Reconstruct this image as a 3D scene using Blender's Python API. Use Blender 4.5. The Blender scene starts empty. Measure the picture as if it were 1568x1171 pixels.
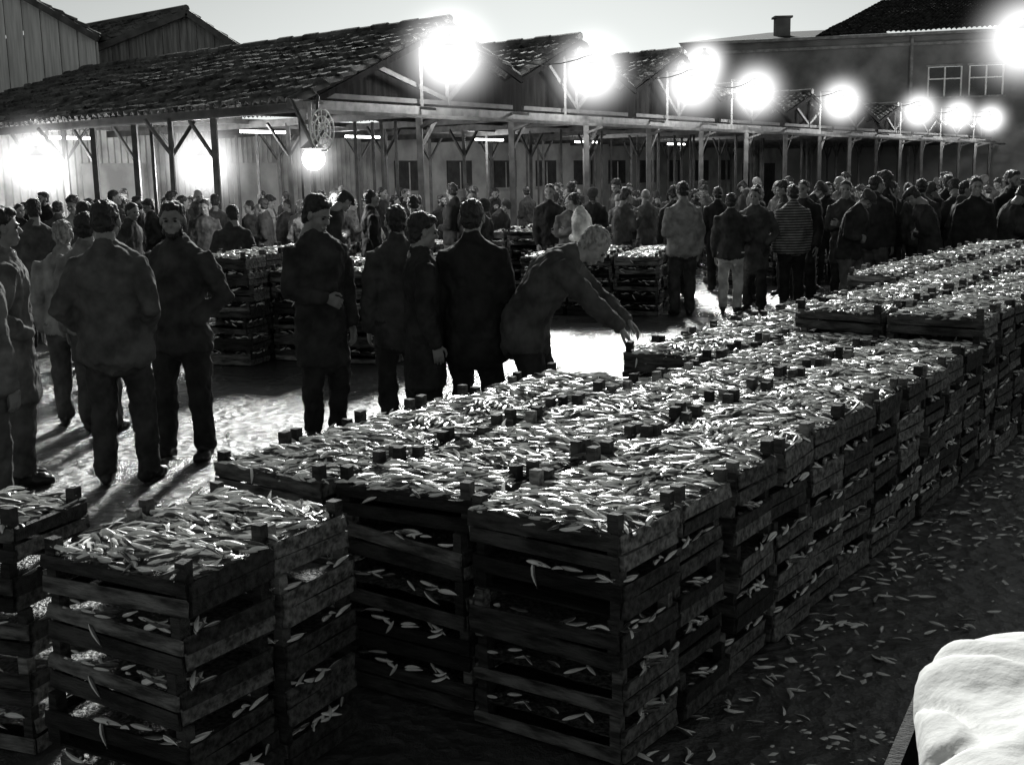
import bpy, math, random
import numpy as np
from mathutils import Vector, Matrix, noise
random.seed(7); rng=np.random.default_rng(7)
sc=bpy.context.scene
sc.view_settings.view_transform='Standard'; sc.view_settings.look='None'; sc.view_settings.exposure=0
COL=sc.collection
# ------------------------------------------------------------ materials
MATS={}
def mat(name,c1,c2=None,scale=5.0,rough=0.7,bump=0.0,bscale=None,metal=0.0,spec=0.5,stretch=(1,1,1),obj_random=0.0,rough2=None,lo=0.35,hi=0.65,detail=6.0,stripes=0.0):
    if name in MATS: return MATS[name]
    m=bpy.data.materials.new(name); m.use_nodes=True
    nt=m.node_tree; N=nt.nodes; L=nt.links; b=N['Principled BSDF']
    b.inputs['Roughness'].default_value=rough; b.inputs['Metallic'].default_value=metal
    b.inputs['Specular IOR Level'].default_value=spec
    tc=N.new('ShaderNodeTexCoord'); mp=N.new('ShaderNodeMapping'); mp.inputs['Scale'].default_value=stretch
    L.new(tc.outputs['Object'],mp.inputs['Vector'])
    nz=N.new('ShaderNodeTexNoise'); nz.inputs['Scale'].default_value=scale; nz.inputs['Detail'].default_value=detail
    L.new(mp.outputs['Vector'],nz.inputs['Vector'])
    cr=N.new('ShaderNodeValToRGB'); cr.color_ramp.elements[0].position=lo; cr.color_ramp.elements[1].position=hi
    if c2 is None: c2=c1
    cr.color_ramp.elements[0].color=(c1,c1,c1*0.98,1); cr.color_ramp.elements[1].color=(c2,c2,c2*0.98,1)
    L.new(nz.outputs['Fac'],cr.inputs['Fac'])
    out=cr.outputs['Color']
    if stripes>0:
        wv=N.new('ShaderNodeTexWave'); wv.bands_direction='Z'; wv.inputs['Scale'].default_value=stripes; L.new(tc.outputs['Object'],wv.inputs['Vector'])
        c3=N.new('ShaderNodeValToRGB'); c3.color_ramp.elements[0].position=.45; c3.color_ramp.elements[1].position=.55; c3.color_ramp.elements[0].color=(.15,.15,.15,1); L.new(wv.outputs['Fac'],c3.inputs['Fac'])
        mm=N.new('ShaderNodeVectorMath'); mm.operation='MULTIPLY'; L.new(out,mm.inputs[0]); L.new(c3.outputs['Color'],mm.inputs[1]); out=mm.outputs['Vector']
    if obj_random>0:
        oi=N.new('ShaderNodeObjectInfo'); mr=N.new('ShaderNodeMapRange')
        mr.inputs['To Min'].default_value=1-obj_random; mr.inputs['To Max'].default_value=1+obj_random
        L.new(oi.outputs['Random'],mr.inputs['Value'])
        mx=N.new('ShaderNodeVectorMath'); mx.operation='SCALE'
        L.new(out,mx.inputs[0]); L.new(mr.outputs['Result'],mx.inputs['Scale']); out=mx.outputs['Vector']
    L.new(out,b.inputs['Base Color'])
    if bump>0:
        n2=N.new('ShaderNodeTexNoise'); n2.inputs['Scale'].default_value=bscale or scale*3; n2.inputs['Detail'].default_value=5
        L.new(mp.outputs['Vector'],n2.inputs['Vector'])
        bp=N.new('ShaderNodeBump'); bp.inputs['Strength'].default_value=bump; bp.inputs['Distance'].default_value=0.02
        L.new(n2.outputs['Fac'],bp.inputs['Height']); L.new(bp.outputs['Normal'],b.inputs['Normal'])
    MATS[name]=m; return m
def emit(name,strength):
    m=bpy.data.materials.new(name); m.use_nodes=True; b=m.node_tree.nodes['Principled BSDF']
    b.inputs['Emission Color'].default_value=(1,1,0.98,1); b.inputs['Emission Strength'].default_value=strength
    b.inputs['Base Color'].default_value=(.8,.8,.8,1); return m
wood=mat('crate_wood',.012,.065,9,.75,.7,40,stretch=(1,5,5),obj_random=.6,spec=.3)
wood_l=mat('crate_wood_pale',.04,.24,9,.8,.7,40,stretch=(1,5,5),obj_random=.6,spec=.3)
fish_m=mat('sardine_silver',.84,.96,40,.28,.1,90,spec=1.0)
fish_b=mat('sardine_back',.03,.12,40,.3,spec=.8)
fish_bed=mat('fish_bed',.01,.2,60,.4,.8,80)
skin=mat('skin',.18,.28,12,.55,.1,60)
hair_d=mat('hair_dark',.008,.03,60,.5,.6,150,stretch=(1,1,.4))
hair_g=mat('hair_grey',.12,.42,45,.6,.8,120,stretch=(1,1,.4))
shoe=mat('shoe_leather',.01,.02,12,.35)
eye_m=mat('eye_dark',.02,.02,5,.2)
def cloth(v,st=0): return mat('cloth_%03d_%d'%(int(v*1000),st),v*.55,v*1.45,7,.85,.6,20,spec=.25,stripes=st)
tile=mat('roof_tile',.02,.16,2.2,.75,.4,30,spec=.4)
steel=mat('steel_post',.03,.08,6,.6,.1,40)
steel_l=mat('weathered_beam',.05,.12,4,.7,.1,40)
# ------------------------------------------------------------ mesh helpers
def mk(name,V,F,mats,mi=None,parent=None,smooth=False,link=True):
    me=bpy.data.meshes.new(name); me.from_pydata([tuple(v) for v in V],[],[tuple(f) for f in F])
    for m in mats: me.materials.append(m)
    if mi is not None: me.polygons.foreach_set('material_index',list(mi))
    if smooth: me.polygons.foreach_set('use_smooth',[True]*len(me.polygons))
    me.update()
    if not link: return me
    o=bpy.data.objects.new(name,me); COL.objects.link(o)
    if parent: o.parent=parent
    return o
def empty(name,loc=(0,0,0),rz=0):
    e=bpy.data.objects.new(name,None); COL.objects.link(e); e.location=loc; e.rotation_euler=(0,0,rz); e.empty_display_size=.2; return e
class MB:
    def __init__(s): s.V=[];s.F=[];s.M=[]
    def add(s,V,F,m=0):
        o=len(s.V); s.V+= [tuple(v) for v in V]; s.F+=[tuple(i+o for i in f) for f in F]; s.M+=[m]*len(F)
    def box(s,c,size,m=0,rot=None,jit=0):
        x,y,z=[a/2 for a in size]; V=[]
        for dx,dy,dz in [(-1,-1,-1),(1,-1,-1),(1,1,-1),(-1,1,-1),(-1,-1,1),(1,-1,1),(1,1,1),(-1,1,1)]:
            p=Vector((dx*x+random.uniform(-jit,jit),dy*y+random.uniform(-jit,jit)*.4,dz*z+random.uniform(-jit,jit)))
            if rot is not None: p=rot@p
            V.append(p+Vector(c))
        s.add(V,[(0,3,2,1),(4,5,6,7),(0,1,5,4),(1,2,6,5),(2,3,7,6),(3,0,4,7)],m)
    def beam(s,a,b,w,h,m=0):
        a=Vector(a);b=Vector(b);d=(b-a);L=d.length;d.normalize()
        up=Vector((0,0,1)) if abs(d.z)<.95 else Vector((0,1,0))
        sx=d.cross(up).normalized(); sy=sx.cross(d).normalized()
        V=[]
        for p in (a,b):
            for i,j in ((-1,-1),(1,-1),(1,1),(-1,1)): V.append(p+sx*(i*w/2)+sy*(j*h/2))
        s.add(V,[(0,1,2,3),(7,6,5,4),(0,4,5,1),(1,5,6,2),(2,6,7,3),(3,7,4,0)],m)
    def cyl(s,a,b,r,m=0,n=8,r2=None):
        v,f=tube([Vector(a),Vector(b)],[r,r2 or r],[r,r2 or r],Vector((1,0,.01)),n,False); s.add(v,f,m)
    def sphere(s,c,r,m=0,nu=16,nv=10):
        rx,ry,rz=(r,r,r) if not hasattr(r,'__len__') else r
        V=[];F=[]
        for j in range(1,nv):
            th=math.pi*j/nv
            for i in range(nu):
                ph=2*math.pi*i/nu; V.append((c[0]+rx*math.sin(th)*math.cos(ph),c[1]+ry*math.sin(th)*math.sin(ph),c[2]+rz*math.cos(th)))
        t=len(V);V.append((c[0],c[1],c[2]+rz));V.append((c[0],c[1],c[2]-rz))
        for j in range(nv-2):
            for i in range(nu):
                a=j*nu+i;b=j*nu+(i+1)%nu;F.append((a,a+nu,b+nu,b))
        for i in range(nu):
            F.append((t,i,(i+1)%nu)); F.append((t+1,(nv-2)*nu+(i+1)%nu,(nv-2)*nu+i))
        s.add(V,F,m)
    def obj(s,name,mats,parent=None,smooth=False,link=True): return mk(name,s.V,s.F,mats,s.M,parent,smooth,link)
def frames(pts,side):
    fr=[]
    for i,p in enumerate(pts):
        t=(pts[min(i+1,len(pts)-1)]-pts[max(i-1,0)]).normalized()
        s=(side-t*side.dot(t))
        if s.length<1e-4: s=Vector((0,1,0))-t*t.y
        s.normalize(); fr.append((t,s,t.cross(s)))
    return fr
def tube(pts,rx,ry,side,n=14,rnd=True):
    pts=[Vector(p) for p in pts]; fr=frames(pts,side)
    rings=[(p,a,b,f) for p,a,b,f in zip(pts,rx,ry,fr)]
    if rnd:
        t0=fr[0][0];t1=fr[-1][0]; m0=min(rx[0],ry[0]);m1=min(rx[-1],ry[-1])
        rings=[(pts[0]-t0*m0*.45,rx[0]*.65,ry[0]*.65,fr[0])]+rings+[(pts[-1]+t1*m1*.45,rx[-1]*.65,ry[-1]*.65,fr[-1])]
    V=[];F=[]
    for p,a,b,(t,s,u) in rings:
        for k in range(n):
            an=2*math.pi*k/n; V.append(p+s*(a*math.cos(an))+u*(b*math.sin(an)))
    R=len(rings)
    for i in range(R-1):
        for k in range(n):
            k2=(k+1)%n; F.append((i*n+k,i*n+k2,(i+1)*n+k2,(i+1)*n+k))
    F.append(tuple(reversed(range(n)))); F.append(tuple((R-1)*n+k for k in range(n)))
    return V,F
# ------------------------------------------------------------ people
def remesh(parts,voxel,smooth_it=2):
    mb=MB()
    for p in parts: mb.add(p['V'],p['F'])
    o=mb.obj('tmp',[]); md=o.modifiers.new('r','REMESH'); md.mode='VOXEL'; md.voxel_size=voxel
    dg=bpy.context.evaluated_depsgraph_get(); me=bpy.data.meshes.new_from_object(o.evaluated_get(dg))
    n=len(me.vertices); V=np.empty(n*3); me.vertices.foreach_get('co',V); V=V.reshape(-1,3)
    ne=len(me.edges); E=np.empty(ne*2,dtype=np.int32); me.edges.foreach_get('vertices',E); E=E.reshape(-1,2)
    F=[tuple(p.vertices) for p in me.polygons]
    deg=np.bincount(E.ravel(),minlength=n).astype(float)[:,None]; deg[deg==0]=1
    for _ in range(smooth_it):
        A=np.zeros_like(V); np.add.at(A,E[:,0],V[E[:,1]]); np.add.at(A,E[:,1],V[E[:,0]]); V=V*.4+A/deg*.6
    om=o.data; bpy.data.objects.remove(o); bpy.data.meshes.remove(om); bpy.data.meshes.remove(me)
    return V,F
def label(V,parts):
    best=np.full(len(V),1e9); lab=np.zeros(len(V),dtype=int)
    for p in parts:
        if p['k']=='e':
            q=(V-np.array(p['c']))/np.array(p['r']); d=(np.linalg.norm(q,axis=1)-1)*min(p['r'])
            w=d<best; best[w]=d[w]; lab[w]=p['m']
        else:
            pts=p['pts']; fr=frames(pts,p['side'])
            for i in range(len(pts)-1):
                a=np.array(pts[i]);b=np.array(pts[i+1]);ab=b-a;L2=max(1e-9,ab@ab)
                t=np.clip(((V-a)@ab)/L2,0,1)[:,None]; c=a+ab*t; q=V-c
                s=np.array(fr[i][1]); u=np.array(fr[i][2]); tt=ab/math.sqrt(L2)
                rx=(p['rx'][i]*(1-t)+p['rx'][i+1]*t)[:,0]; ry=(p['ry'][i]*(1-t)+p['ry'][i+1]*t)[:,0]
                ax=np.abs(q@tt)
                d=(np.sqrt((q@s/rx)**2+(q@u/ry)**2)-1)*np.minimum(rx,ry)
                d=np.where(ax>1e-3,np.maximum(d,0)+ax,d)
                w=d<best; best[w]=d[w]; lab[w]=p['m']
    return lab
def T(pts,rx,ry=None,m=0,side=Vector((1,0,0)),n=14):
    pts=[Vector(p) for p in pts]; ry=ry or rx; V,F=tube(pts,rx,ry,side,n)
    return dict(k='t',pts=pts,rx=rx,ry=ry,m=m,side=side,V=V,F=F)
def El(c,r,m=0):
    mb=MB(); mb.sphere(c,r,0,14,10); return dict(k='e',c=c,r=r,m=m,V=mb.V,F=mb.F)
def disp(V,F,amp,fx,fz,seed):
    N=np.zeros_like(V); Vn=V
    Fa=np.array([f[:3] for f in F]); n=np.cross(Vn[Fa[:,1]]-Vn[Fa[:,0]],Vn[Fa[:,2]]-Vn[Fa[:,0]])
    for k in range(3): np.add.at(N,Fa[:,k],n)
    N/= (np.linalg.norm(N,axis=1)[:,None]+1e-12)
    o=Vector((seed*3.1,seed*1.7,seed))
    h=np.array([noise.noise(Vector((v[0]*fx+v[2]*fx*.35,v[1]*fx,v[2]*fz))+o)+.5*noise.noise(Vector((v[0]*fx*2.2,v[1]*fx*2.2-v[2]*fx,v[2]*fz*2.2))+o) for v in V])
    return V+N*(h*amp)[:,None]
_hc={}
def head(style,seed):
    if (style) in _hc: return _hc[style]
    P=[El((0,-.012,.03),(.075,.095,.083)),El((0,.02,-.035),(.06,.07,.08)),El((0,.058,-.093),(.028,.025,.02)),
       T([(0,.082,.008),(0,.104,-.03)],[.009,.015],m=0,n=8),El((0,.078,.02),(.05,.016,.011)),El((0,.083,-.066),(.026,.012,.006)),El((0,.082,-.076),(.022,.012,.006)),
       El((.077,-.005,-.01),(.011,.02,.032)),El((-.077,-.005,-.01),(.011,.02,.032)),El((.036,.062,-.03),(.025,.02,.025)),El((-.036,.062,-.03),(.025,.02,.025)),
       T([(0,-.02,-.07),(0,-.035,-.2)],[.056,.062],m=0)]
    if style!='bald': P+=[El((0,-.024,.042),(.081,.099,.084),1),El((0,-.05,-.01),(.072,.058,.072),1)]
    if style=='full': P+=[El((0,-.03,.055),(.086,.102,.086),1),El((0,.04,.095),(.058,.045,.026),1),El((0,-.06,-.02),(.076,.06,.083),1)]
    if style=='beard': P+=[El((0,.055,-.09),(.045,.04,.035),1),El((.052,.03,-.06),(.015,.03,.045),1),El((-.052,.03,-.06),(.015,.03,.045),1),El((0,.04,.09),(.06,.045,.03),1)]
    if style=='cap': P+=[El((0,-.01,.085),(.098,.118,.04),6),El((0,.10,.068),(.062,.05,.009),6)]
    V,F=remesh(P,.0055,2); lab=label(V,P)
    Vh=disp(V,F,.011,30,26,seed+1); V=np.where((lab==1)[:,None],Vh,V)
    fm=[int(round(np.median(lab[list(f)]))) for f in F]
    mb=MB(); mb.V=[tuple(v) for v in V]; mb.F=list(F); mb.M=fm
    for sx in (-1,1): mb.sphere((sx*.03,.078,0),(.012,.009,.007),5,8,6)
    for sx in (-1,1): mb.sphere((sx*.031,.088,.021),(.018,.006,.004),1,8,6)
    _hc[style]=mb; return mb
_hand={}
def hand(curl):
    if curl in _hand: return _hand[curl]
    P=[T([(0,0,-.02),(0,0,.03),(.002,0,.085)],[.027,.036,.041],[.02,.016,.013],m=0)]
    for i,(x,l) in enumerate([(.031,.072),(.011,.082),(-.010,.076),(-.029,.058)]):
        p=Vector((x,0,.082)); a=math.radians(curl*.5); pts=[p-Vector((0,0,.02)),p.copy()]
        d=Vector((x*.8,0,1)).normalized()
        for s in (.42,.32,.26):
            v=Vector((d.x,math.sin(a),math.cos(a)*d.z)).normalized(); p=p+v*l*s; pts.append(p.copy()); a+=math.radians(curl)
        P.append(T(pts,[.009,.0095,.009,.008,.0065],m=0,n=8))
    p=Vector((.028,.005,.018)); P.append(T([p,p+Vector((.03,.012,.03)),p+Vector((.036,.022,.062)),p+Vector((.03,.03,.085))],[.013,.012,.010,.008],m=0,n=8))
    V,F=remesh(P,.0045,1); _hand[curl]=(V,F); return _hand[curl]
def person(name,s,voxel=.012):
    H=s.get('h',1.7); k=H/1.72; fat=s.get('fat',1.0); hem=s.get('hem',.80)
    a0=math.radians(s.get('lean0',0)); a1=math.radians(s.get('lean1',s.get('lean0',0)))
    pel=Vector((s.get('pelx',0),s.get('pely',0),s.get('pelz',.92)))
    sp=[]; p=pel.copy(); n=10; Ls=.56
    for i in range(n+1):
        t=i/n; a=a0+(a1-a0)*t; sp.append(p.copy()); p=p+Vector((-s.get('pelx',0)*.6,math.sin(a),math.cos(a)))*(Ls/n)
    def S(d): 
        i=max(0,min(n-1e-6,d/Ls*n)); j=int(i); return sp[j].lerp(sp[j+1],i-j)
    hd=-math.sin(a0)*.3
    P=[]; hz=pel.z-hem
    pts=[pel+Vector((0,hd*hz,-hz)),pel+Vector((0,hd*hz*.4,-hz*.5)),S(0),S(.16),S(.32),S(.43),S(.49),S(.54),S(.565)]
    fl=s.get('flare',0)
    rx=[.205+fl,.20+fl*.5,.188,.180,.200,.205,.17,.10,.066]; ry=[.150+fl,.148+fl*.4,.140,.130,.140,.128,.105,.08,.066]
    rx=[r*(fat if i<6 else 1) for i,r in enumerate(rx)]; ry=[r*fat for r in ry]
    P.append(T(pts,rx,ry,m=2,n=20))
    up=Vector((0,math.sin(a1),math.cos(a1))); fw=Vector((0,math.cos(a1),-math.sin(a1)))
    st=s.get('stance',.10); ft=s.get('feet',[(-st,0.0,0),(st,0.0,0)])
    for sd,f in zip((-1,1),ft):
        hip=pel+Vector((sd*.088,0,-.04)); ank=Vector((f[0],f[1],.085+f[2]))
        kn=hip.lerp(ank,.5)+Vector((sd*.012,.03+s.get('knee',0),0.01))
        P.append(T([hip,hip.lerp(kn,.5),kn,kn.lerp(ank,.45),ank],[.110,.095,.078,.075,.068],[.114,.098,.08,.076,.07],m=3))
        fy=s.get('footyaw',14)*sd; fd=Vector((math.sin(math.radians(fy)),math.cos(math.radians(fy)),0)); a=Vector((f[0],f[1],f[2]))
        P.append(T([a-fd*.055+Vector((0,0,.045)),a+fd*.02+Vector((0,0,.05)),a+fd*.11+Vector((0,0,.036)),a+fd*.165+Vector((0,0,.028))],[.036,.042,.046,.034],[.044,.05,.034,.024],m=4))
    hands=[]
    for sd,ar in zip((-1,1),s.get('arms',('down','down'))):
        sh=S(.435)+Vector((sd*.175,0,0))-fw*.005
        if isinstance(ar,str):
            if ar=='pocket': el=sh+Vector((sd*.10,-.09,-.27)); wr=Vector((sd*.185,.09,pel.z+.04)); hn=None
            elif ar=='down': el=sh+Vector((sd*.055,-.02,-.29)); wr=el+Vector((sd*.0,.07,-.25)); hn=(Vector((0,.15,-1)),Vector((-sd,0,0)),25)
            elif ar=='front': el=sh+Vector((sd*.06,-.01,-.28)); wr=Vector((sd*.075,.215,pel.z+.12)); hn=(Vector((-sd*.8,.3,-.4)),Vector((0,-1,0)),45)
            elif ar=='back': el=sh+Vector((sd*.08,-.10,-.27)); wr=Vector((sd*.07,-.19,pel.z+.05)); hn=(Vector((-sd,0,-.5)),Vector((0,1,0)),35)
            elif ar=='crossed': el=sh+Vector((sd*.05,.08,-.27)); wr=Vector((-sd*.08,.20+(.03 if sd>0 else 0),sh.z-.22+(.05 if sd>0 else 0))); hn=(Vector((-sd,-.3,.2)),Vector((0,-1,0)),40)
            elif ar=='smoke': el=sh+Vector((sd*.06,.06,-.27)); wr=sh+Vector((-sd*.07,.26,-.10)); hn=(Vector((-sd*.5,-.2,1)),Vector((0,-1,0)),55)
        else:
            el=Vector(ar[0]); wr=Vector(ar[1]); hn=(Vector(ar[2]),Vector(ar[3]),ar[4])
        P.append(T([sh+Vector((-sd*.06,0,.005)),sh,sh.lerp(el,.5),el,el.lerp(wr,.5),wr],[.05,.078,.072,.066,.060,.050],[.05,.078,.074,.068,.062,.050],m=2))
        if hn: hands.append((wr,hn,sd))
    if s.get('collar',True): P.append(T([S(.50)-fw*.012,S(.56)-fw*.02+up*.01],[.088,.072],[.088,.075],m=2))
    V,F=remesh(P,voxel,2); lab=label(V,P)
    V=disp(V,F,.017,9,6,s.get('seed',1)); V=disp(V,F,.009,24,15,s.get('seed',1)+5)
    V[:,2]=np.maximum(V[:,2],.002)
    lf=[int(lab[f[0]]) if lab[f[0]]==lab[f[-1]] else int(lab[f[len(f)//2]]) for f in F]
    mb=MB(); mb.V=[tuple(v) for v in V]; mb.F=list(F); mb.M=lf
    hp=S(.56)+up*.125+fw*.025
    R=Matrix.Rotation(math.radians(s.get('hyaw',0)),4,'Z')@Matrix.Rotation(-a1*.75-math.radians(s.get('hpitch',0)),4,'X')
    hm=head(s.get('hstyle','short'),s.get('seed',1)); M4=Matrix.Translation(hp)@R
    o=len(mb.V); mb.V+=[tuple(M4@Vector(v)) for v in hm.V]; mb.F+=[tuple(i+o for i in f) for f in hm.F]; mb.M+=hm.M
    for wr,(dr,pn,cu),sd in hands:
        Vh,Fh=hand(cu); z=dr.normalized(); y=(pn-z*pn.dot(z)).normalized(); x=y.cross(z)
        th=Vector((0,1,0.2)) if abs(z.z)>.6 else Vector((0,0,1))
        flip=1 if x.dot(th)>=0 else -1
        o=len(mb.V)
        for v in Vh: mb.V.append(tuple(wr+x*(v[0]*flip)+y*v[1]+z*v[2]))
        mb.F+=[tuple((i+o for i in (f if flip>0 else f[::-1]))) for f in Fh]; mb.M+=[0]*len(Fh)
    mb.V=[(v[0]*k,v[1]*k,v[2]*k) for v in mb.V]
    ms=[skin,hair_g if s.get('grey') else hair_d,cloth(s.get('jc',.03),s.get('stripe',0)),cloth(s.get('tc',.02)),shoe,eye_m,cloth(.05)]
    return mb.obj(name,ms,smooth=True,link=False)
def put(me,x,y,yaw,z=0,name='man',sc_=1):
    o=bpy.data.objects.new(name,me); COL.objects.link(o); o.location=(x,y,z); o.rotation_euler=(0,0,math.radians(yaw)); o.scale=(sc_,)*3; return o
near=[  # leftmost men: cloth tones lightened to stand in for haze
 (-3.06,7.11,-60,dict(h=1.69,hem=.55,arms=('pocket','pocket'),jc=.16,tc=.10,hstyle='full',fat=1.05)),
 (-2.84,6.1,-20,dict(h=1.66,arms=('down','down'),jc=.17,tc=.10,fat=1.2)),
 (-3.35,8.89,10,dict(h=1.56,arms=('down','down'),jc=.3,tc=.10,grey=True)),
 (-3.08,8.63,-5,dict(h=1.62,arms=('down','down'),jc=.22,tc=.08)),
 (-2.40,7.02,-4,dict(h=1.72,arms=('pocket','pocket'),jc=.10,tc=.06,fat=1.18,feet=[(-.10,.0,0),(.12,.12,0)],hem=.78,hpitch=8,pelx=.02)),
 (-2.18,7.76,160,dict(h=1.70,arms=('pocket','pocket'),jc=.055,tc=.035,fat=1.04,feet=[(-.13,.0,0),(.13,.08,0)],hstyle='beard',hyaw=25,hpitch=6,hem=.74)),
 (-1.33,8.20,-140,dict(h=1.70,arms=('down','front'),jc=.04,tc=.03,hem=.56,flare=.0,hpitch=22,hyaw=20,hstyle='full')),
 (-0.79,8.35,20,dict(h=1.63,arms=('down','crossed'),jc=.06,tc=.03,hem=.7)),
 (-0.58,7.76,-75,dict(h=1.58,arms=('front','down'),jc=.03,tc=.02,hem=.50,hpitch=10,hstyle='full')),
 (-0.24,7.73,-12,dict(h=1.67,arms=('down','front'),jc=.02,tc=.02,fat=1.14,hem=.66)),
 (0.16,7.66,-100,dict(h=1.70,lean0=24,lean1=56,pely=-.06,pelz=.90,knee=.03,feet=[(-.10,.05,0),(.10,-.08,0)],jc=.065,tc=.03,grey=True,hem=.72,fat=1.14,
     arms=(((-.25,.40,1.02),(-.16,.60,.88),(.1,.7,-.7),(.2,-.6,-.6),30),((.22,.40,1.03),(.17,.58,.87),(-.1,.6,-.8),(0,-.7,-.6),30)),hpitch=8)),
 (1.08,16.3,70,dict(h=1.60,arms=('front','front'),jc=.7,tc=.05,lean0=10,lean1=22)),
 (2.23,15.17,12,dict(h=1.70,arms=('front','down'),jc=.24,tc=.05,fat=1.15,hpitch=8)),
 (2.88,15.35,-20,dict(h=1.54,arms=('down','front'),jc=.04,tc=.55)),
 (3.23,15.51,150,dict(h=1.60,arms=('pocket','down'),jc=.06,tc=.03,hem=.6)),
 (3.74,15.6,10,dict(h=1.63,arms=('down','down'),jc=.22,tc=.02,fat=1.1,stripe=9)),
 (4.54,16.0,165,dict(h=1.66,arms=('crossed','crossed'),jc=.05,tc=.03,hem=.6)),
 (5.19,16.4,60,dict(h=1.77,arms=('smoke','down'),jc=.02,tc=.02,fat=1.2,hstyle='full',hem=.55)),
 (5.7,16.4,-30,dict(h=1.66,arms=('down','front'),jc=.08,tc=.03)),
]
for i,(x,y,yaw,s) in enumerate(near):
    s['seed']=i*7+3; me=person('man_mesh',s,.011 if y<10 else .016); put(me,x,y,yaw)
var=[]
styles=['short','full','cap','bald','beard','full','cap','short','short','full']
arms=[('down','down'),('pocket','pocket'),('front','front'),('crossed','crossed'),('smoke','down'),('back','back'),('down','front'),('pocket','down'),('front','down'),('down','smoke')]
jcs=[.02,.06,.03,.12,.02,.3,.04,.06,.03,.09]
for i in range(10):
    var.append(person('man_mesh',dict(h=1.7,arms=arms[i],hstyle=styles[i],jc=jcs[i],tc=[.03,.03,.12][i%3],seed=60+i,grey=(i==3),hem=[.8,.7,.75,.8][i%4],fat=1+.06*(i%3),lean0=[0,0,8,3][i%4],lean1=[0,8,30,6][i%4],pelx=[.0,.03,-.03][i%3],feet=[(-.10-.03*(i%2),.1*(i%3-1),0),(.11,.0,0)],hpitch=[0,15,25,5][i%4],hyaw=[0,25,-20,-35,10][i%5]),.02))
crowd=[]
for (x,y) in [(4.1,16.4),(4.9,17.2),(6.05,17.0),(6.4,16.4),(6.9,17.3),(7.5,17.6),(7.2,16.6),(8.0,18.2),(8.5,18.8),(7.9,17.2),(5.6,17.8),(6.6,18.2),(3.6,16.9),(2.6,17.2),(9.0,19.8),(8.6,17.9),(4.5,18.2),(5.2,19),(3.2,18.4),(6.1,19.4),(7.2,19.6),(6.7,15.9),(7.6,16.1),(4.9,15.7),(8.2,16.7),(5.9,15.9),(9.2,18.6),(8.9,17.2),(4.2,17.4),(5.4,16.9),(5.35,15.3),(5.9,15.1),(6.4,15.35),(6.9,15.2),(4.35,15.1),(7.1,15.7)]:
    crowd.append((x+random.uniform(-.12,.12),y+random.uniform(-.12,.12)))
nright=len(crowd)
for i in range(95):
    y=random.uniform(17.5,27); u=random.uniform(-.42,.17); crowd.append((u*y,y))
for i in range(22):
    y=random.uniform(19,26); u=random.uniform(.17,.42); crowd.append((u*y,y))
for (x,y) in [(-5.2,13.0),(-3.8,10.6),(-4.4,12.2),(-3.4,14.5),(-4.8,15.0),(-2.4,15.6),(-1.2,15.4),(-1.9,16.4),(-.5,16.8),(-5.9,16.2)]: crowd.append((x,y))
dark=[var[i] for i in (0,1,2,4,6,7,8)]
for i,(x,y) in enumerate(crowd):
    put(random.choice(dark if i<nright and random.random()<.85 else var),x,y,random.uniform(0,360),sc_=random.uniform(.86,1.02) if i>=nright else random.uniform(.93,1.04))
# ------------------------------------------------------------ fish + crates
L,W,PH=.575,.375,.16
def fish(mb,p,yaw,length,roll,bend,pitch=0):
    R=Matrix.Rotation(yaw,3,'Z')@Matrix.Rotation(pitch,3,'Y')@Matrix.Rotation(roll,3,'X')
    prof=[(0,.006,.006),(.07,.055,.04),(.22,.092,.07),(.46,.10,.075),(.72,.064,.045),(.9,.02,.015)]
    V=[];F=[];M=[]
    for t,a,b in prof:
        x=(t-.5)*length; yb=bend*math.sin(t*math.pi)*length
        for k in range(6):
            an=math.pi/6+k*math.pi/3
            V.append(Vector((x,yb+math.sin(an)*a*length,math.cos(an)*b*length)))
    n=len(prof)
    for i in range(n-1):
        for k in range(6):
            F.append((i*6+k,i*6+(k+1)%6,(i+1)*6+(k+1)%6,(i+1)*6+k)); M.append(1 if k in (0,1) else 0)
    o=len(V); x=(.9-.5)*length
    V+=[Vector((x,bend*.3*length,.001)),Vector((x+.12*length,.06*length,0)),Vector((x+.08*length,0,0)),Vector((x+.12*length,-.06*length,0))]
    F+=[(o,o+3,o+2,o+1)]; M+=[1]
    q=[R@v+Vector(p) for v in V]
    o=len(mb.V); mb.V+=[tuple(v) for v in q]; mb.F+=[tuple(i+o for i in f) for f in F]; mb.M+=M
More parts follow.
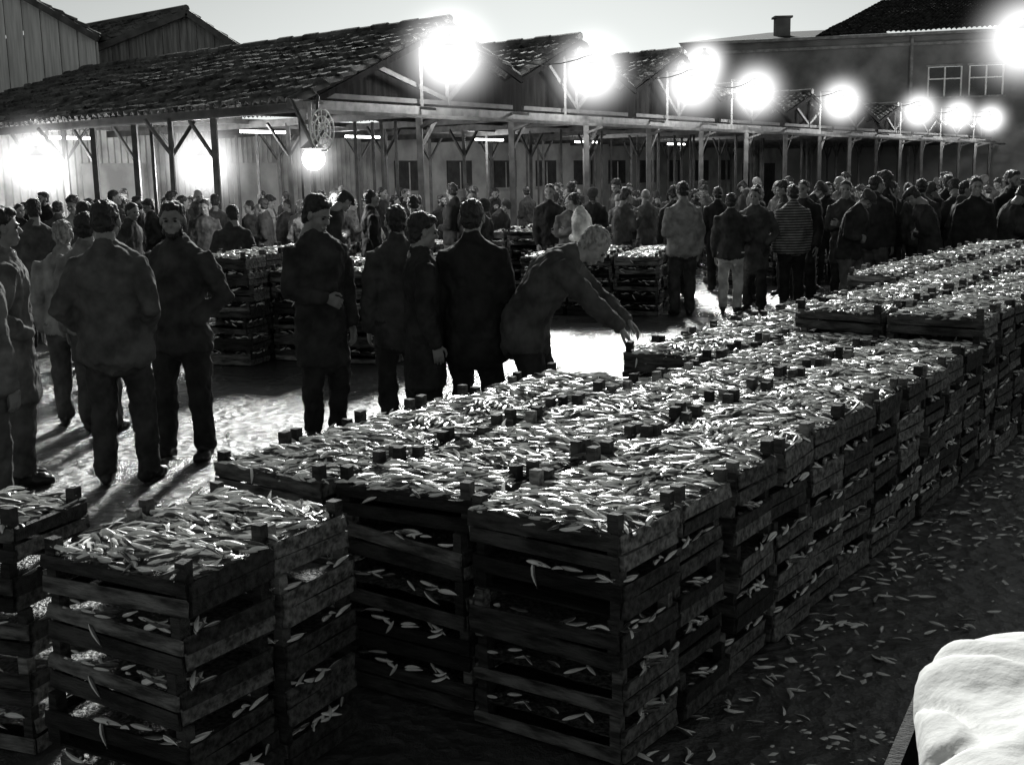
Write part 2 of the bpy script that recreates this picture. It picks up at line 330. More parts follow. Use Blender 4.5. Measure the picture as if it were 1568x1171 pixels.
def crate_mesh(top,seed):
    random.seed(seed); mb=MB()
    for sx in (-1,1):
        for sy in (-1,1):
            hh=random.uniform(-.004,.018) if top else 0
            mb.box((sx*(L/2-.03),sy*(W/2-.03),.0805+hh/2),(.036,.036,.161+hh),3 if random.random()<.3 else 2,jit=.003)
    def rz(a): return Matrix.Rotation(math.radians(a),3,'Y')
    for sy in (-1,1):
        for z in (.030,.086):
            if (not top) and random.random()<.12: continue
            mb.box((0,sy*(W/2-.006),z+random.uniform(-.004,.004)),(L-.004,.011,random.uniform(.042,.055)),3 if random.random()<.35 else 2,rot=rz(random.gauss(0,.9)),jit=.006)
    for sx in (-1,1):
        for z in (.031,.087):
            mb.box((sx*(L/2-.001),0,z+random.uniform(-.004,.004)),(.011,W-.03,random.uniform(.042,.055)),3 if random.random()<.65 else 2,jit=.006)
    for i in range(5): mb.box((0,-W/2+.045+i*.071,.004),(L-.03,.06,.007),2)
    nx,ny=14,10; V=[];F=[]; zt=.094 if top else .085
    def mound(x,y): return .030*math.cos(x*5)*math.cos(y*8)+.022*noise.noise(Vector((x*8,y*8,seed*1.3)))
    for j in range(ny):
        for i in range(nx):
            x=(i/(nx-1)-.5)*(L-.03); y=(j/(ny-1)-.5)*(W-.03)
            V.append((x,y,zt+(mound(x,y)*.8 if top else 0)+random.uniform(-.004,.004)))
    for j in range(ny-1):
        for i in range(nx-1): a=j*nx+i; F.append((a,a+1,a+nx+1,a+nx))
    mb.add(V,F,4)
    if top:
        base=random.uniform(-.3,.3)+(math.pi/2 if random.random()<.15 else 0)
        for i in range(300):
            x=random.uniform(-.5,.5)*(L-.04); y=random.uniform(-.5,.5)*(W-.02)
            sw=noise.noise(Vector((x*5,y*5,seed)))*1.8
            z=.108+mound(x,y)+random.uniform(-.006,.015)
            yaw=base+sw+random.gauss(0,.32)+(math.pi if random.random()<.5 else 0)
            fish(mb,(x,y,z),yaw,random.uniform(.068,.108),random.gauss(0,.5),random.uniform(-.16,.16),random.gauss(0,.12))
    for i in range(34 if not top else 18):
        if random.random()<.6: x=random.uniform(-.5,.5)*(L-.1); y=random.choice((-1,1))*(W/2-random.uniform(-.014,.03)); yaw=random.gauss(0,.4)
        else: x=random.choice((-1,1))*(L/2-random.uniform(-.014,.02)); y=random.uniform(-.5,.5)*(W-.1); yaw=math.pi/2+random.gauss(0,.4)
        fish(mb,(x,y,random.uniform(.116,.135)),yaw+(math.pi if random.random()<.5 else 0),random.uniform(.06,.095),random.gauss(0,.7),random.uniform(-.12,.12),random.gauss(0,.22))
    for i in range(1):
        x=random.uniform(-.5,.5)*(L-.1); y=random.choice((-1,1))*(W/2+.006)
        fish(mb,(x,y,random.uniform(.05,.1)),0,random.uniform(.06,.09),math.pi/2,random.uniform(-.1,.1),random.uniform(.3,1.5))
    return mb.obj('fish_crate',[fish_m,fish_b,wood,wood_l,fish_bed],smooth=False,link=False)
tops=[crate_mesh(True,100+i) for i in range(8)]; lows=[crate_mesh(False,200+i) for i in range(8)]
random.seed(11)
def stack(x,y,ang,n,inner=0,jit=.02):
    e=empty('fish_crate_stack',(x,y,0),ang)
    for i in range(inner,n):
        o=bpy.data.objects.new('fish_crate',random.choice(tops if i==n-1 else lows)); COL.objects.link(o); o.parent=e
        o.location=(random.uniform(-jit,jit),random.uniform(-jit,jit),i*PH+.004)
        o.rotation_euler=(0,0,random.gauss(0,.035)+(math.pi if random.random()<.5 else 0))
    return e
A=Vector((.313,3.37)); th=math.radians(35); D1=Vector((math.sin(th),math.cos(th))); D2=Vector((-math.cos(th),math.sin(th)))
ang=math.atan2(-D2.y,-D2.x)
special={(7,2):4,(8,2):5,(6,2):4,(3,2):5}
for r in range(30):
    for c in range(3):
        d1=.19+r*.398+(.0 if c!=1 else .03); d2=.29+c*.605
        p=A+D1*d1+D2*d2
        n=5
        if r>=11: n=6 if c<2 else 5
        if r>=18: n=6
        n=special.get((r,c),n)
        stack(p.x,p.y,ang+random.gauss(0,.028),n,0 if (c!=1 or r==0) else n-2)
LA=Vector((-.913,3.03)); t2=math.radians(30); E1=Vector((math.sin(t2),math.cos(t2))); E2=Vector((-math.cos(t2),math.sin(t2)))
for r in range(2):
    p=LA+E1*(.19+r*.385)+E2*.29; stack(p.x,p.y,math.atan2(-E2.y,-E2.x)+.03*r,5)
t3=math.radians(18); E1=Vector((math.sin(t3),math.cos(t3))); E2=Vector((-math.cos(t3),math.sin(t3)))
p=Vector((-1.57,3.55))+E1*.19+E2*.29; stack(p.x,p.y,math.atan2(-E2.y,-E2.x),5)
def block(x,y,deg,nr,nc,n,gap=.0):
    t=math.radians(deg); a=Vector((math.sin(t),math.cos(t))); b=Vector((math.cos(t),-math.sin(t)))
    for r in range(nr):
        for c in range(nc):
            p=Vector((x,y))+a*(.19+r*.41)+b*(.3+c*.62); stack(p.x,p.y,-t+random.gauss(0,.03),n+random.choice((0,0,0,-1)),0 if (r==0 or c in(0,nc-1)) else n-2)
block(-3.15,11.8,18,5,1,7); block(-2.45,12.0,18,4,1,6); block(-1.75,11.7,20,4,1,6); block(-1.2,13.6,22,4,1,6)
block(.15,15.6,15,5,3,5); block(-6.2,14.5,10,4,2,5); block(2.9,13.2,30,2,1,2); block(3.2,19.5,30,6,3,5); block(-3.6,18.5,30,6,3,5)
block(-8.2,18.5,20,5,2,6); block(-.6,19.8,25,6,3,6)
mb=MB()
for i in range(620):
    s=random.uniform(-1,11); off=-abs(random.gauss(0,.22))-.02 if random.random()<.62 else -random.uniform(0,2.0)
    p=A+D1*s+D2*off
    fish(mb,(p.x,p.y,.010),random.uniform(0,6.28),random.uniform(.05,.09),random.gauss(0,.3),random.uniform(-.15,.15))
for i in range(14): fish(mb,(random.uniform(-3,0),random.uniform(5.5,10),.010),random.uniform(0,6.28),random.uniform(.07,.1),0,.05)
mb.obj('scattered_sardines',[fish_m,fish_b])
# glossy white flakes added to imitate glints on the wet ground beside the stacks
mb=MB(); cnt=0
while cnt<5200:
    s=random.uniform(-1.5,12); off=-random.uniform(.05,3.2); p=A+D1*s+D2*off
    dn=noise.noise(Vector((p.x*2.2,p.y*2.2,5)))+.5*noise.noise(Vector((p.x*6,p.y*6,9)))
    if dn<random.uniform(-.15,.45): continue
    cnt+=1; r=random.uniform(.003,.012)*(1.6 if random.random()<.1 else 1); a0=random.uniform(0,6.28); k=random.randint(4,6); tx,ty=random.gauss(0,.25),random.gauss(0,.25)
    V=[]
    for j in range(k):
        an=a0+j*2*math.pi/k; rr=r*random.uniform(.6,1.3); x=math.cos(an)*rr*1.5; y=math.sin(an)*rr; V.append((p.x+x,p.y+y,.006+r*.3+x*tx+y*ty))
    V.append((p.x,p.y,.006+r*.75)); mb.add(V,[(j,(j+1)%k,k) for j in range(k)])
mb.obj('ground_glint_flakes',[mat('painted_glint',.6,.9,30,.15,spec=1.0)])
# ------------------------------------------------------------ ground
def ground_mat():
    m=bpy.data.materials.new('wet_asphalt'); m.use_nodes=True; nt=m.node_tree;N=nt.nodes;Lk=nt.links;b=N['Principled BSDF']
    tc=N.new('ShaderNodeTexCoord')
    def ns(sc_,det,ro=.5):
        n=N.new('ShaderNodeTexNoise'); n.inputs['Scale'].default_value=sc_; n.inputs['Detail'].default_value=det; n.inputs['Roughness'].default_value=ro; Lk.new(tc.outputs['Object'],n.inputs['Vector']); return n
    n1=ns(1.1,8); n2=ns(15,7,.65)
    v=N.new('ShaderNodeTexVoronoi'); v.inputs['Scale'].default_value=12; Lk.new(tc.outputs['Object'],v.inputs['Vector'])
    cr=N.new('ShaderNodeValToRGB'); cr.color_ramp.elements[0].color=(.012,.012,.012,1); cr.color_ramp.elements[1].color=(.08,.08,.08,1); Lk.new(n2.outputs['Fac'],cr.inputs['Fac']); Lk.new(cr.outputs['Color'],b.inputs['Base Color'])
    mr=N.new('ShaderNodeMapRange'); mr.inputs['From Min'].default_value=.42; mr.inputs['From Max'].default_value=.6; mr.inputs['To Min'].default_value=.16; mr.inputs['To Max'].default_value=.40
    Lk.new(n1.outputs['Fac'],mr.inputs['Value']); Lk.new(mr.outputs['Result'],b.inputs['Roughness'])
    def ma(op,a,bv):
        n=N.new('ShaderNodeMath'); n.operation=op; Lk.new(a,n.inputs[0])
        if isinstance(bv,float): n.inputs[1].default_value=bv
        else: Lk.new(bv,n.inputs[1])
        return n.outputs[0]
    h=ma('ADD',ma('MULTIPLY',n2.outputs['Fac'],1.2),v.outputs['Distance'])
    bp=N.new('ShaderNodeBump'); bp.inputs['Strength'].default_value=.95; bp.inputs['Distance'].default_value=.026; Lk.new(h,bp.inputs['Height']); Lk.new(bp.outputs['Normal'],b.inputs['Normal'])
    b.inputs['Specular IOR Level'].default_value=1.0
    return m
mk('ground',[(-400,-100,0),(400,-100,0),(400,900,0),(-400,900,0)],[(0,1,2,3)],[ground_mat()])
# ------------------------------------------------------------ market sheds
f1=math.radians(34.5); G1=Vector((math.sin(f1),math.cos(f1),0)); G2=Vector((-.766,.643,0)); E0=Vector((-3.2,19.0,0))
def tile_slope(mb,r0,r1,e0,e1,m=0):
    r0,r1,e0,e1=map(Vector,(r0,r1,e0,e1)); Ln=(r1-r0).length; Sl=(e0-r0).length
    nc=int(Ln/.21)*4; rows=int(Sl/.33); nrm=(r1-r0).cross(e0-r0).normalized(); 
    if nrm.z<0: nrm=-nrm
    V=[];F=[]; R=[]
    for j in range(rows+1):
        R.append((j/rows, .0)); 
        if j<rows: R.append(((j+1)/rows-.001,.045))
    cj=[random.uniform(-.014,.014) for _ in range(nc//4+2)]
    for (t,h) in R:
        for i in range(nc+1):
            s=i/nc; a=r0.lerp(r1,s); b=e0.lerp(e1,s); hh=(0,.06,.085,.06)[i%4]
            sag=.07*noise.noise(Vector((s*Ln*.35,t*3,1)))
            V.append(a.lerp(b,t+(random.uniform(-.008,.008) if 0<t<1 else 0))+nrm*(hh+h+cj[i//4]+sag+random.uniform(-.01,.01)))
    w=nc+1
    for j in range(len(R)-1):
        for i in range(nc): a=j*w+i; F.append((a,a+1,a+w+1,a+w))
    mb.add(V,F,m)
boards=mat('tarred_boards',.003,.010,2.5,.95,.2,20,stretch=(6,6,.4),spec=.05)
inner=mat('dark_timber',.02,.05,4,.8)
shed=empty('market_shed')
ridges=[(3.9,4.58),(8.5,4.66),(13.4,4.72),(18.0,4.15),(22.5,4.15),(27,4.1),(31.5,4.1),(36,4.1),(40.5,4.1),(45,4.1)]
mb=MB(); gb=MB()
prev=(0,3.02)
LEN=16
for i,(t,z) in enumerate(ridges):
    nt_=(ridges[i+1][0]+t)/2 if i+1<len(ridges) else t+2.3
    vz=3.75 if i<3 else 3.5
    a=E0+G1*prev[0]; r=E0+G1*t; b=E0+G1*nt_
    ln=24 if i==0 else (LEN if i<7 else 9)
    tile_slope(mb,(r.x,r.y,z),tuple(Vector((r.x,r.y,z))+G2*ln),(a.x,a.y,prev[1]),tuple(Vector((a.x,a.y,prev[1]))+G2*ln))
    tile_slope(mb,(r.x,r.y,z),tuple(Vector((r.x,r.y,z))+G2*ln),(b.x,b.y,vz),tuple(Vector((b.x,b.y,vz))+G2*ln))
    k=0
    while k<ln:
        zz=z+.06+.012*math.sin(k*9); mb.cyl((r.x+G2.x*k,r.y+G2.y*k,zz),(r.x+G2.x*(k+.42),r.y+G2.y*(k+.42),zz+.015),.10,0,8,.085); k+=.4
    o=G2*.45; zb=3.12
    A_=a+o; R_=r+o; B_=b+o
    V=[(A_.x,A_.y,zb),(B_.x,B_.y,zb),(B_.x,B_.y,vz-.06),(R_.x,R_.y,z-.06),(A_.x,A_.y,max(zb+.01,prev[1]-.06))]
    gb.add(V,[(0,1,2,3,4)],0)
    gb.beam((a.x,a.y,prev[1]-.06),(r.x,r.y,z-.06),.05,.10,0); gb.beam((r.x,r.y,z-.06),(b.x,b.y,vz-.06),.05,.10,0)
    for (s0,z0_,s1,z1_) in ((prev[0]+.2,zb+.05,nt_-.2,zb+.05),(t,zb,t,z-.1),(t,zb+.1,(t+prev[0])/2,(z+prev[1])/2-.1),(t,zb+.1,(t+nt_)/2,(z+vz)/2-.1)):
        q0=E0+G1*s0+G2*.12; q1=E0+G1*s1+G2*.12; gb.beam((q0.x,q0.y,z0_),(q1.x,q1.y,z1_),.06,.08,1)
    prev=(nt_,vz)
tr=mb.obj('tiled_roof',[tile],shed); go=gb.obj('gable_boards',[boards,mat('truss_timber',.015,.04,5,.8)],shed)
pb=MB(); tend=prev[0]
def fp(t,d,z): p=E0+G1*t+G2*d; return (p.x,p.y,z)
pb.beam(fp(-.3,0,3.0),fp(tend,0,3.0),.10,.14,0)
pb.beam(fp(0,-.3,2.98),fp(0,24,2.98),.08,.12,1)
pb.beam(fp(-.4,-.5,2.86),fp(tend,-.5,2.86),.05,.06,1)
t=0.0
while t<tend:
    for d in (0,3.6,7.2):
        w=.11 if (d==0) else .08
        tl=random.uniform(-.05,.05)
        pb.beam(fp(t+tl,d,0),fp(t,d,2.94),w,w,0)
        pb.beam(fp(t,d,2.3),fp(t+.55,d,2.92),.05,.05,0)
        if d>0: pb.beam(fp(t,d,2.3),fp(t-.55,d,2.92),.05,.05,0)
        if d==0: pb.beam(fp(t,0,2.7),fp(t,-.5,2.84),.05,.05,0); pb.beam(fp(t,0,3.05),fp(t,-.45,3.0),.05,.05,0)
    pb.beam(fp(t,0,2.96),fp(t,10,2.96),.08,.14,0)
    t+=2.9
for d in (2.4,4.8,6.2,8.6,11,14,17,20):
    pb.beam(fp(0.05,d,0),fp(0.05,d,2.9),.10,.10,0); pb.beam(fp(.05,d,2.2),fp(.05,d+.7,2.9),.05,.05,0)
for i in range(40):
    t=random.uniform(0,30); d=random.choice((1.6,2.4,5.2,6.0,8.5)); pb.beam(fp(t,d,0),fp(t,d,2.94),.06,.06,0)
for d in (1.2,2.4,4.8,6,8.4): pb.beam(fp(0,d,3.02),fp(tend,d,3.02),.06,.10,0)
pb.obj('posts_and_beams',[steel,steel_l],shed)
wallm=mat('lime_wall',.25,.45,1.5,.85,.1,20); corr=mat('corrugated_sheet',.2,.42,2,.6,.1,20)
wb=MB(); 
def corrugate(mb,a,b,z0,z1,m=0,step=.09,amp=.03):
    a=Vector(a);b=Vector(b);d=(b-a);n=int(d.length/step);d.normalize();nn=Vector((d.y,-d.x,0));V=[]
    for i in range(n+1):
        p=a+d*(i*step)+nn*(amp*(1 if i%2 else -1)); V+= [(p.x,p.y,z0),(p.x,p.y,z1)]
    mb.add(V,[(2*i,2*i+2,2*i+3,2*i+1) for i in range(n)],m)
corrugate(wb,fp(-7,10,0),fp(12,10,0),0,3.3,1)
a=fp(12,10,0); b=fp(44,10,0); wb.beam((a[0],a[1],1.65),(b[0],b[1],1.65),.2,3.3,0)
darkgl=mat('dark_glass',.01,.02,4,.1)
t=13.0
while t<42:
    k=int(t*7)%3
    if k==0: wb.beam(fp(t,9.87,1.1),fp(t+1.4,9.87,1.1),.05,2.2,2)
    else:
        wb.beam(fp(t,9.87,1.9),fp(t+1.3,9.87,1.9),.05,.9,2); wb.beam(fp(t-.05,9.83,1.4),fp(t+1.35,9.83,1.4),.08,.06,0); wb.beam(fp(t+.65,9.83,1.44),fp(t+.65,9.83,2.3),.04,.05,0)
    t+=2.6
for t in (-4,2,6.5): wb.beam(fp(t,9.85,1.15),fp(t+1.7,9.85,1.15),.05,2.3,0)
wb.obj('back_wall',[wallm,corr,inner],shed)
# ------------------------------------------------------------ board-gabled warehouses behind
def gable_house(name,pk,half_l,half_r,eave,front,ridge_dir,ln,steps=.22):
    e=empty(name); mb=MB(); px,py,pz=pk
    L_=Vector((px-half_l,py,eave)); R_=Vector((px+half_r,py,eave)); P=Vector(pk); rd=Vector(ridge_dir).normalized()*ln
    tile_slope(mb,P,P+rd,L_,L_+rd); tile_slope(mb,P,P+rd,R_,R_+rd); mb.cyl(tuple(P+Vector((0,0,.05))),tuple(P+rd),.1)
    mb.obj('tiled_roof',[tile],e)
    g=MB(); x=px-half_l+.12; i=0
    while x<px+half_r-.1:
        x2=min(x+steps,px+half_r-.1)
        def top(xx): return (pz-(pz-eave)*((px-xx)/half_l if xx<px else (xx-px)/half_r))-.08
        yy=py+.2+(0 if i%2 else .035)
        g.add([(x,yy,0),(x2,yy,0),(x2,yy,top(x2)),(x,yy,top(x))],[(0,1,2,3)],0); x+=steps; i+=1
    R2=R_+Vector((-.12,.2,0)); g.add([(R2.x,R2.y,0),(R2.x+rd.x,R2.y+rd.y,0),(R2.x+rd.x,R2.y+rd.y,eave),(R2.x,R2.y,eave)],[(0,1,2,3)],0)
    g.beam(tuple(L_+Vector((0,0,-.05))),tuple(P+Vector((0,0,-.05))),.1,.16,1); g.beam(tuple(P+Vector((0,0,-.05))),tuple(R_+Vector((0,0,-.05))),.1,.16,1)
    g.obj('board_walls',[front,steel_l],e); return e
pale=mat('haze_paled_boards',.55,.8,2.5,.8,.2,20,stretch=(6,6,.4))  # board colour paled to carry the haze over the left side
midb=mat('mid_boards',.15,.35,2.5,.8,.2,20,stretch=(6,6,.4))
gable_house('board_warehouse',(-13.2,30,7.3),5,3.2,5.4,pale,(-.3,1,0),14)
gable_house('board_warehouse',(-8.05,31,6.12),2.6,1.3,5.2,midb,G2,14)
# ------------------------------------------------------------ plastered building on the right
pb_e=empty('plastered_building'); mb=MB(); plaster=mat('grey_plaster',.11,.22,.8,.9,.15,30)
w0=Vector((9.5,63.5,0)); w1=Vector((46,54.5,0)); wd=(w1-w0).normalized(); wn=Vector((wd.y,-wd.x,0))
def wp(s,o,z): p=w0+wd*s+wn*o; return (p.x,p.y,z)
Lb=(w1-w0).length
z0w=5.3; wh=1.45
wins=[(12.0,z0w,1.65),(13.95,z0w,1.65),(20,z0w,1.65),(21.95,z0w,1.65),(28,z0w,1.65)]
def wallq(s0,s1,z0,z1): mb.add([wp(s0,0,z0),wp(s1,0,z0),wp(s1,0,z1),wp(s0,0,z1)],[(0,1,2,3)],0)
HB=8.35
wallq(0,Lb,0,z0w); wallq(0,Lb,z0w+wh,HB)
cur=0
for s,z,w in wins:
    wallq(cur,s,z,z+wh); cur=s+w
    for q in ((s,0,z),(s+w,0,z)): mb.add([wp(q[0],0,z),wp(q[0],-.2,z),wp(q[0],-.2,z+wh),wp(q[0],0,z+wh)],[(0,1,2,3)],0)
    mb.add([wp(s,-.18,z),wp(s+w,-.18,z),wp(s+w,-.18,z+wh),wp(s,-.18,z+wh)],[(0,1,2,3)],2)
    mb.beam(wp(s-.1,.05,z-.05),wp(s+w+.1,.05,z-.05),.2,.08,3); mb.beam(wp(s-.08,.04,z+wh+.06),wp(s+w+.08,.04,z+wh+.06),.12,.1,3)
    for k in (0,.5,1): mb.beam(wp(s+.04+(w-.08)*k,-.1,z),wp(s+.04+(w-.08)*k,-.1,z+wh),.07,.08,4)
    mb.beam(wp(s,-.1,z+wh*.6),wp(s+w,-.1,z+wh*.6),.06,.06,4)
wallq(cur,Lb,z0w,z0w+wh)
mb.add([wp(0,0,0),wp(0,-12,0),wp(0,-12,HB),wp(0,0,HB)],[(0,1,2,3)],0)
mb.beam(wp(-.1,.1,HB-.45),wp(Lb,.1,HB-.45),.1,.14,3); mb.beam(wp(-.3,.2,HB+.02),wp(Lb,.2,HB+.02),.5,.14,3)
mb.cyl(wp(11.2,.12,0),wp(11.2,.12,HB),.09,3)
mb.obj('plaster_walls',[plaster,tile,darkgl,mat('stone_trim',.15,.28,4,.8),mat('white_frame',.7,.8,4,.6)],pb_e)
rb=MB()
def q(*p): rb.add(p,[tuple(range(len(p)))],0)
q(wp(-.4,.4,HB+.1),wp(10,.4,HB+.1),wp(10,-6,HB+1.1),wp(4,-6,HB+1.1)); q(wp(-.4,.4,HB+.1),wp(4,-6,HB+1.1),wp(-.4,-14,HB+.1))
tile_slope(rb,wp(10,-5,HB+2.35),wp(Lb,-5,HB+2.5),wp(6.6,.4,HB+.14),wp(Lb,.4,HB+.14)); q(wp(6.5,.4,HB+.14),wp(10,-5,HB+2.35),wp(6.5,-11,HB+.14))
rb.obj('roof',[mat('dark_roof_tile',.012,.05,3,.9,.3,30,spec=.1)],pb_e)
ch=MB(); ch.box(wp(4.8,-2,HB+.7),(.75,.65,1.3),0); ch.box(wp(4.8,-2,HB+1.4),(.95,.85,.1),0); ch.obj('chimney',[plaster],pb_e)
# ------------------------------------------------------------ lamps
glow=emit('lamp_glass',30)
def halo_mat(k):  # glowing ball added around each lamp to imitate its glare halo
    m=bpy.data.materials.new('lamp_halo_glow'); m.use_nodes=True; nt=m.node_tree;N=nt.nodes;Lk=nt.links; N.remove(N['Principled BSDF'])
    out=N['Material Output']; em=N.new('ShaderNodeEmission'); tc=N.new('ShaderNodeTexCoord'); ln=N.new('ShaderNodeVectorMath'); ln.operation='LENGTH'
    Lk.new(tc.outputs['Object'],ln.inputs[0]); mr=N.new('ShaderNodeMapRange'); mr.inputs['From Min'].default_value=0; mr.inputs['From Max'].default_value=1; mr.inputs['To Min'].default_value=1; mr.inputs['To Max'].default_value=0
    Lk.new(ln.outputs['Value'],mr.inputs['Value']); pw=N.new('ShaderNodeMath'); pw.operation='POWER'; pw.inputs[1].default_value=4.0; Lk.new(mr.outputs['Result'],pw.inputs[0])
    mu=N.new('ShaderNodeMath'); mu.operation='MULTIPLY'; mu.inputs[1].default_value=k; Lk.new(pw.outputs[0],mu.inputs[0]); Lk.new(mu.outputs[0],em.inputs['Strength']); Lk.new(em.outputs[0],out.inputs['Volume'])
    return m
hz=halo_mat(7.0)
def lamp(x,y,z,p0,energy=500,R=1.35,name='flood_lamp'):
    e=empty(name,(x,y,z)); mb=MB(); mb.sphere((0,0,0),.16,0,16,10)
    g=mb.obj('globe',[glow],e,True)
    mb=MB(); mb.cyl((0,0,.14),(0,0,.26),.20,0,14,.06); mb.cyl((0,0,.26),(0,0,.34),.05,0,8)
    a=Vector(p0)-Vector((x,y,z)); mb.beam((0,0,.33),(a.x,a.y,.33),.04,.04); mb.beam((a.x,a.y,.36),tuple(a),.05,.05)
    mb.obj('bracket',[steel],e)
    mb=MB(); mb.sphere((0,0,0),1,0,24,16); h=mb.obj('lamp_halo_glow',[hz],e,True); h.scale=(R,)*3
    ld=bpy.data.lights.new('bulb','POINT'); ld.energy=energy; ld.shadow_soft_size=.2; lo=bpy.data.objects.new('bulb',ld); COL.objects.link(lo); lo.parent=e; lo.location=(0,0,-.22)
cabl=[]
for (x,y,z) in [(-.89,21.06,3.9),(1.64,25.2,3.9),(4.31,29.1,3.9),(6.67,32.1,3.9),(10.1,38,3.9),(15.3,44.9,3.9),(18.6,49.5,3.9),(21.4,54.4,3.9)]:
    t=(Vector((x,y,0))-E0).dot(G1); p=E0+G1*t; q0=p-G2*.7; lamp(q0.x,q0.y,z,(p.x,p.y,3.05),300); cabl.append(Vector((q0.x,q0.y,z+.36)))
cb=MB()
for a,b in zip(cabl[:-1],cabl[1:]):
    pr=a
    for i in range(1,9):
        s=i/8; p=a.lerp(b,s); p.z-=.35*4*s*(1-s); cb.beam(tuple(pr),tuple(p),.02,.02); pr=p.copy()
cb.obj('power_cable',[inner])
lamp(5.1,31.1,4.6,(5.3,31.6,4.0),150,1.1)
lamp(8.67,20.3,3.9,(9.6,20.9,0),350,1.3)
lamp(-6.1,24,2.2,(-6.1,24.4,2.95),320,1.3); lamp(-9.1,23.2,2.25,(-9.1,23.8,2.95),320,1.3); lamp(-2.75,17,2.12,(-2.9,17.8,2.95),200,.6)
fb=MB(); 
for t,d in [(2,4),(6,5),(11,5),(16,5),(22,5),(-0,8)]:
    a=Vector(fp(t,d,2.78)); fb.beam(tuple(a),tuple(a+G1*1.2),.07,.05,0)
    ld=bpy.data.lights.new('tube','POINT'); ld.energy=110; ld.shadow_soft_size=.3; lo=bpy.data.objects.new('tube',ld); COL.objects.link(lo); lo.parent=shed; lo.location=a+Vector((0,0,-.15))
fb.obj('fluorescent_tubes',[emit('tube_glass',10)],shed)
e=empty('reflector_lamp',(-2.56,16.7,2.50)); mb=MB()
for rr in (.08,.15,.22):
    pts=[Vector((math.cos(a)*rr*.75,-.03*(rr/.22),math.sin(a)*rr*1.3)) for a in [i*math.pi/10 for i in range(20)]]
    for i in range(20): mb.beam(tuple(pts[i]),tuple(pts[(i+1)%20]),.018,.018)
for a in range(12): an=a*math.pi/6; mb.beam((0,0,0),(math.cos(an)*.165,-.03,math.sin(an)*.286),.010,.010)
mb.beam((-.5,.5,.45),(-.12,.02,-.25),.04,.04,1); mb.beam((-.12,.5,.5),(-.1,.0,-.2),.04,.04,1); mb.beam((-.12,.0,-.22),(.02,0,0),.03,.03,1)
mb.obj('wire_dish',[mat('bright_wire',.85,.95,5,.35),steel],e)
# ------------------------------------------------------------ handcart with white canvas bundle
e=empty('handcart',(1.22,1.46,0),math.radians(-28)); mb=MB()
for i in range(6): mb.box((-.62+.25*i,0,.50),(.24,1.9,.03),0)
for sx in (-1,1): mb.box((sx*.77,0,.545),(.03,1.9,.13),0)
for sy in (-1,1): mb.box((0,sy*.94,.545),(1.5,.03,.13),0)
for sx in (-1,1):
    mb.beam((sx*.6,-.9,.46),(sx*.6,1.0,.46),.06,.08)
    c=Vector((sx*.70,0,.3)); n=20
    for i in range(n):
        a=i*2*math.pi/n;b=(i+1)*2*math.pi/n; mb.beam((c.x-.16*sx,c.y+.27*math.cos(a),c.z+.27*math.sin(a)*.98),(c.x-.16*sx,c.y+.27*math.cos(b),c.z+.27*math.sin(b)*.98),.05,.05,1)
    for i in range(6): a=i*math.pi/3; mb.beam((c.x-.16*sx,c.y,c.z),(c.x-.16*sx,c.y+.26*math.cos(a),c.z+.26*math.sin(a)),.03,.03,1)
mb.obj('cart_bed',[wood,steel],e)
V=[];F=[];n=120
for j in range(n):
    for i in range(n):
        x=(i/(n-1)-.5)*2; y=(j/(n-1)-.5)*2; r=(abs(x)**5+abs(y)**5)**(1/5)
        ed=1+.04*noise.noise(Vector((x*2,y*2,7)))
        if r>1: x/=r; y/=r
        rr=min(r,1.15)
        p=Vector((x*1.7,y*2,0))
        fold=abs(noise.noise(Vector((x*2.6+y*1.6,y*1.8-x*.9,3.3))))
        h=.13*max(0,1-min(r,1)**4)**.5+.05*noise.noise(p*1.4+Vector((4,1,2)))-.022*max(0,.10-fold)/.10+.02*noise.noise(p*3.3)+.006*noise.noise(p*9)
        if r>1: h=-(rr-1)*1.1+.02*noise.noise(p*5)
        xl=-.86+.24*(1-y); xr=.90; xx=xl+(x*ed+1)/2*(xr-xl)
        V.append((xx,y*1.02*ed+.04,.665+h))
for j in range(n-1):
    for i in range(n-1):
        a=j*n+i; F.append((a,a+1,a+n+1,a+n))
mk('canvas_bundle',V,F,[mat('white_canvas',.82,.9,5,.85,.4,16)],parent=e,smooth=True)
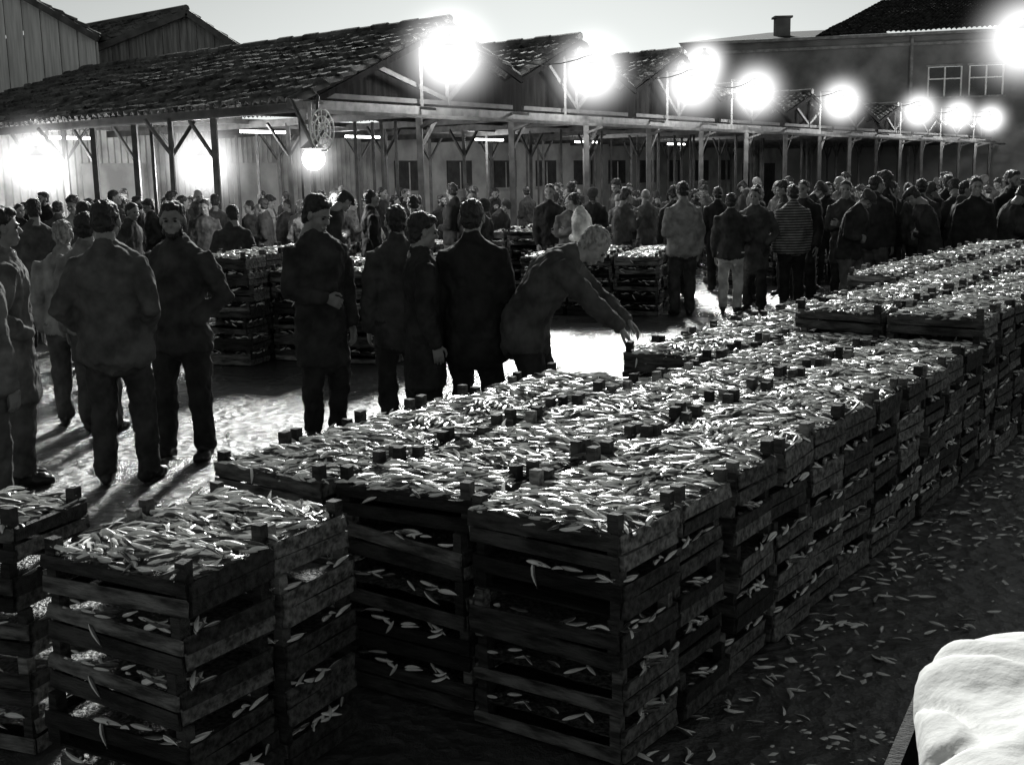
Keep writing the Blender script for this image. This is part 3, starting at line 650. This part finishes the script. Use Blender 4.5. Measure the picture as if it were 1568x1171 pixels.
pm=MB(); pm.cyl((-.25,.72,.86),(.25,-.35,.88),.014,0,8); pm.obj('tie_pole',[wood],e)
# ------------------------------------------------------------ world, sun, camera
EL,AZ=23,2
w=bpy.data.worlds.new('World'); sc.world=w; w.use_nodes=True; nt=w.node_tree; bg=nt.nodes['Background']
sky=nt.nodes.new('ShaderNodeTexSky'); sky.sky_type='NISHITA'; sky.sun_disc=False; sky.sun_elevation=math.radians(EL); sky.sun_rotation=math.radians(AZ); sky.air_density=1; sky.dust_density=.3
bw=nt.nodes.new('ShaderNodeRGBToBW'); mx=nt.nodes.new('ShaderNodeMix'); mx.data_type='RGBA'; mx.blend_type='MULTIPLY'; mx.inputs['Factor'].default_value=1
nt.links.new(sky.outputs[0],bw.inputs[0]); nt.links.new(bw.outputs[0],mx.inputs['A']); mx.inputs['B'].default_value=(.96,1,.98,1)
nt.links.new(mx.outputs['Result'],bg.inputs['Color']); bg.inputs['Strength'].default_value=.065
sd=bpy.data.lights.new('sun','SUN'); sd.energy=5.0; sd.angle=math.radians(8); sd.color=(.985,1,.975); so=bpy.data.objects.new('sun',sd); COL.objects.link(so)
el=math.radians(EL); az=math.radians(AZ)
dirv=Vector((math.sin(az)*math.cos(el),math.cos(az)*math.cos(el),math.sin(el)))
so.rotation_euler=dirv.to_track_quat('Z','Y').to_euler()
H=1.82; f=1800.0; pitch=math.atan((585-269.5)/f); roll=math.radians(1.2)
cd=bpy.data.cameras.new('camera'); cam=bpy.data.objects.new('camera',cd); COL.objects.link(cam); sc.camera=cam
cd.sensor_width=36; cd.lens=f*36/1568; cd.clip_end=2000; cd.clip_start=.05
Fw=Vector((0,math.cos(pitch),-math.sin(pitch))); U=Vector((0,math.sin(pitch),math.cos(pitch))); R=Vector((1,0,0))
Rr=R*math.cos(roll)-U*math.sin(roll); Ur=U*math.cos(roll)+R*math.sin(roll)
M=Matrix((( Rr.x,Ur.x,-Fw.x,0),(Rr.y,Ur.y,-Fw.y,0),(Rr.z,Ur.z,-Fw.z,H),(0,0,0,1))); cam.matrix_world=M
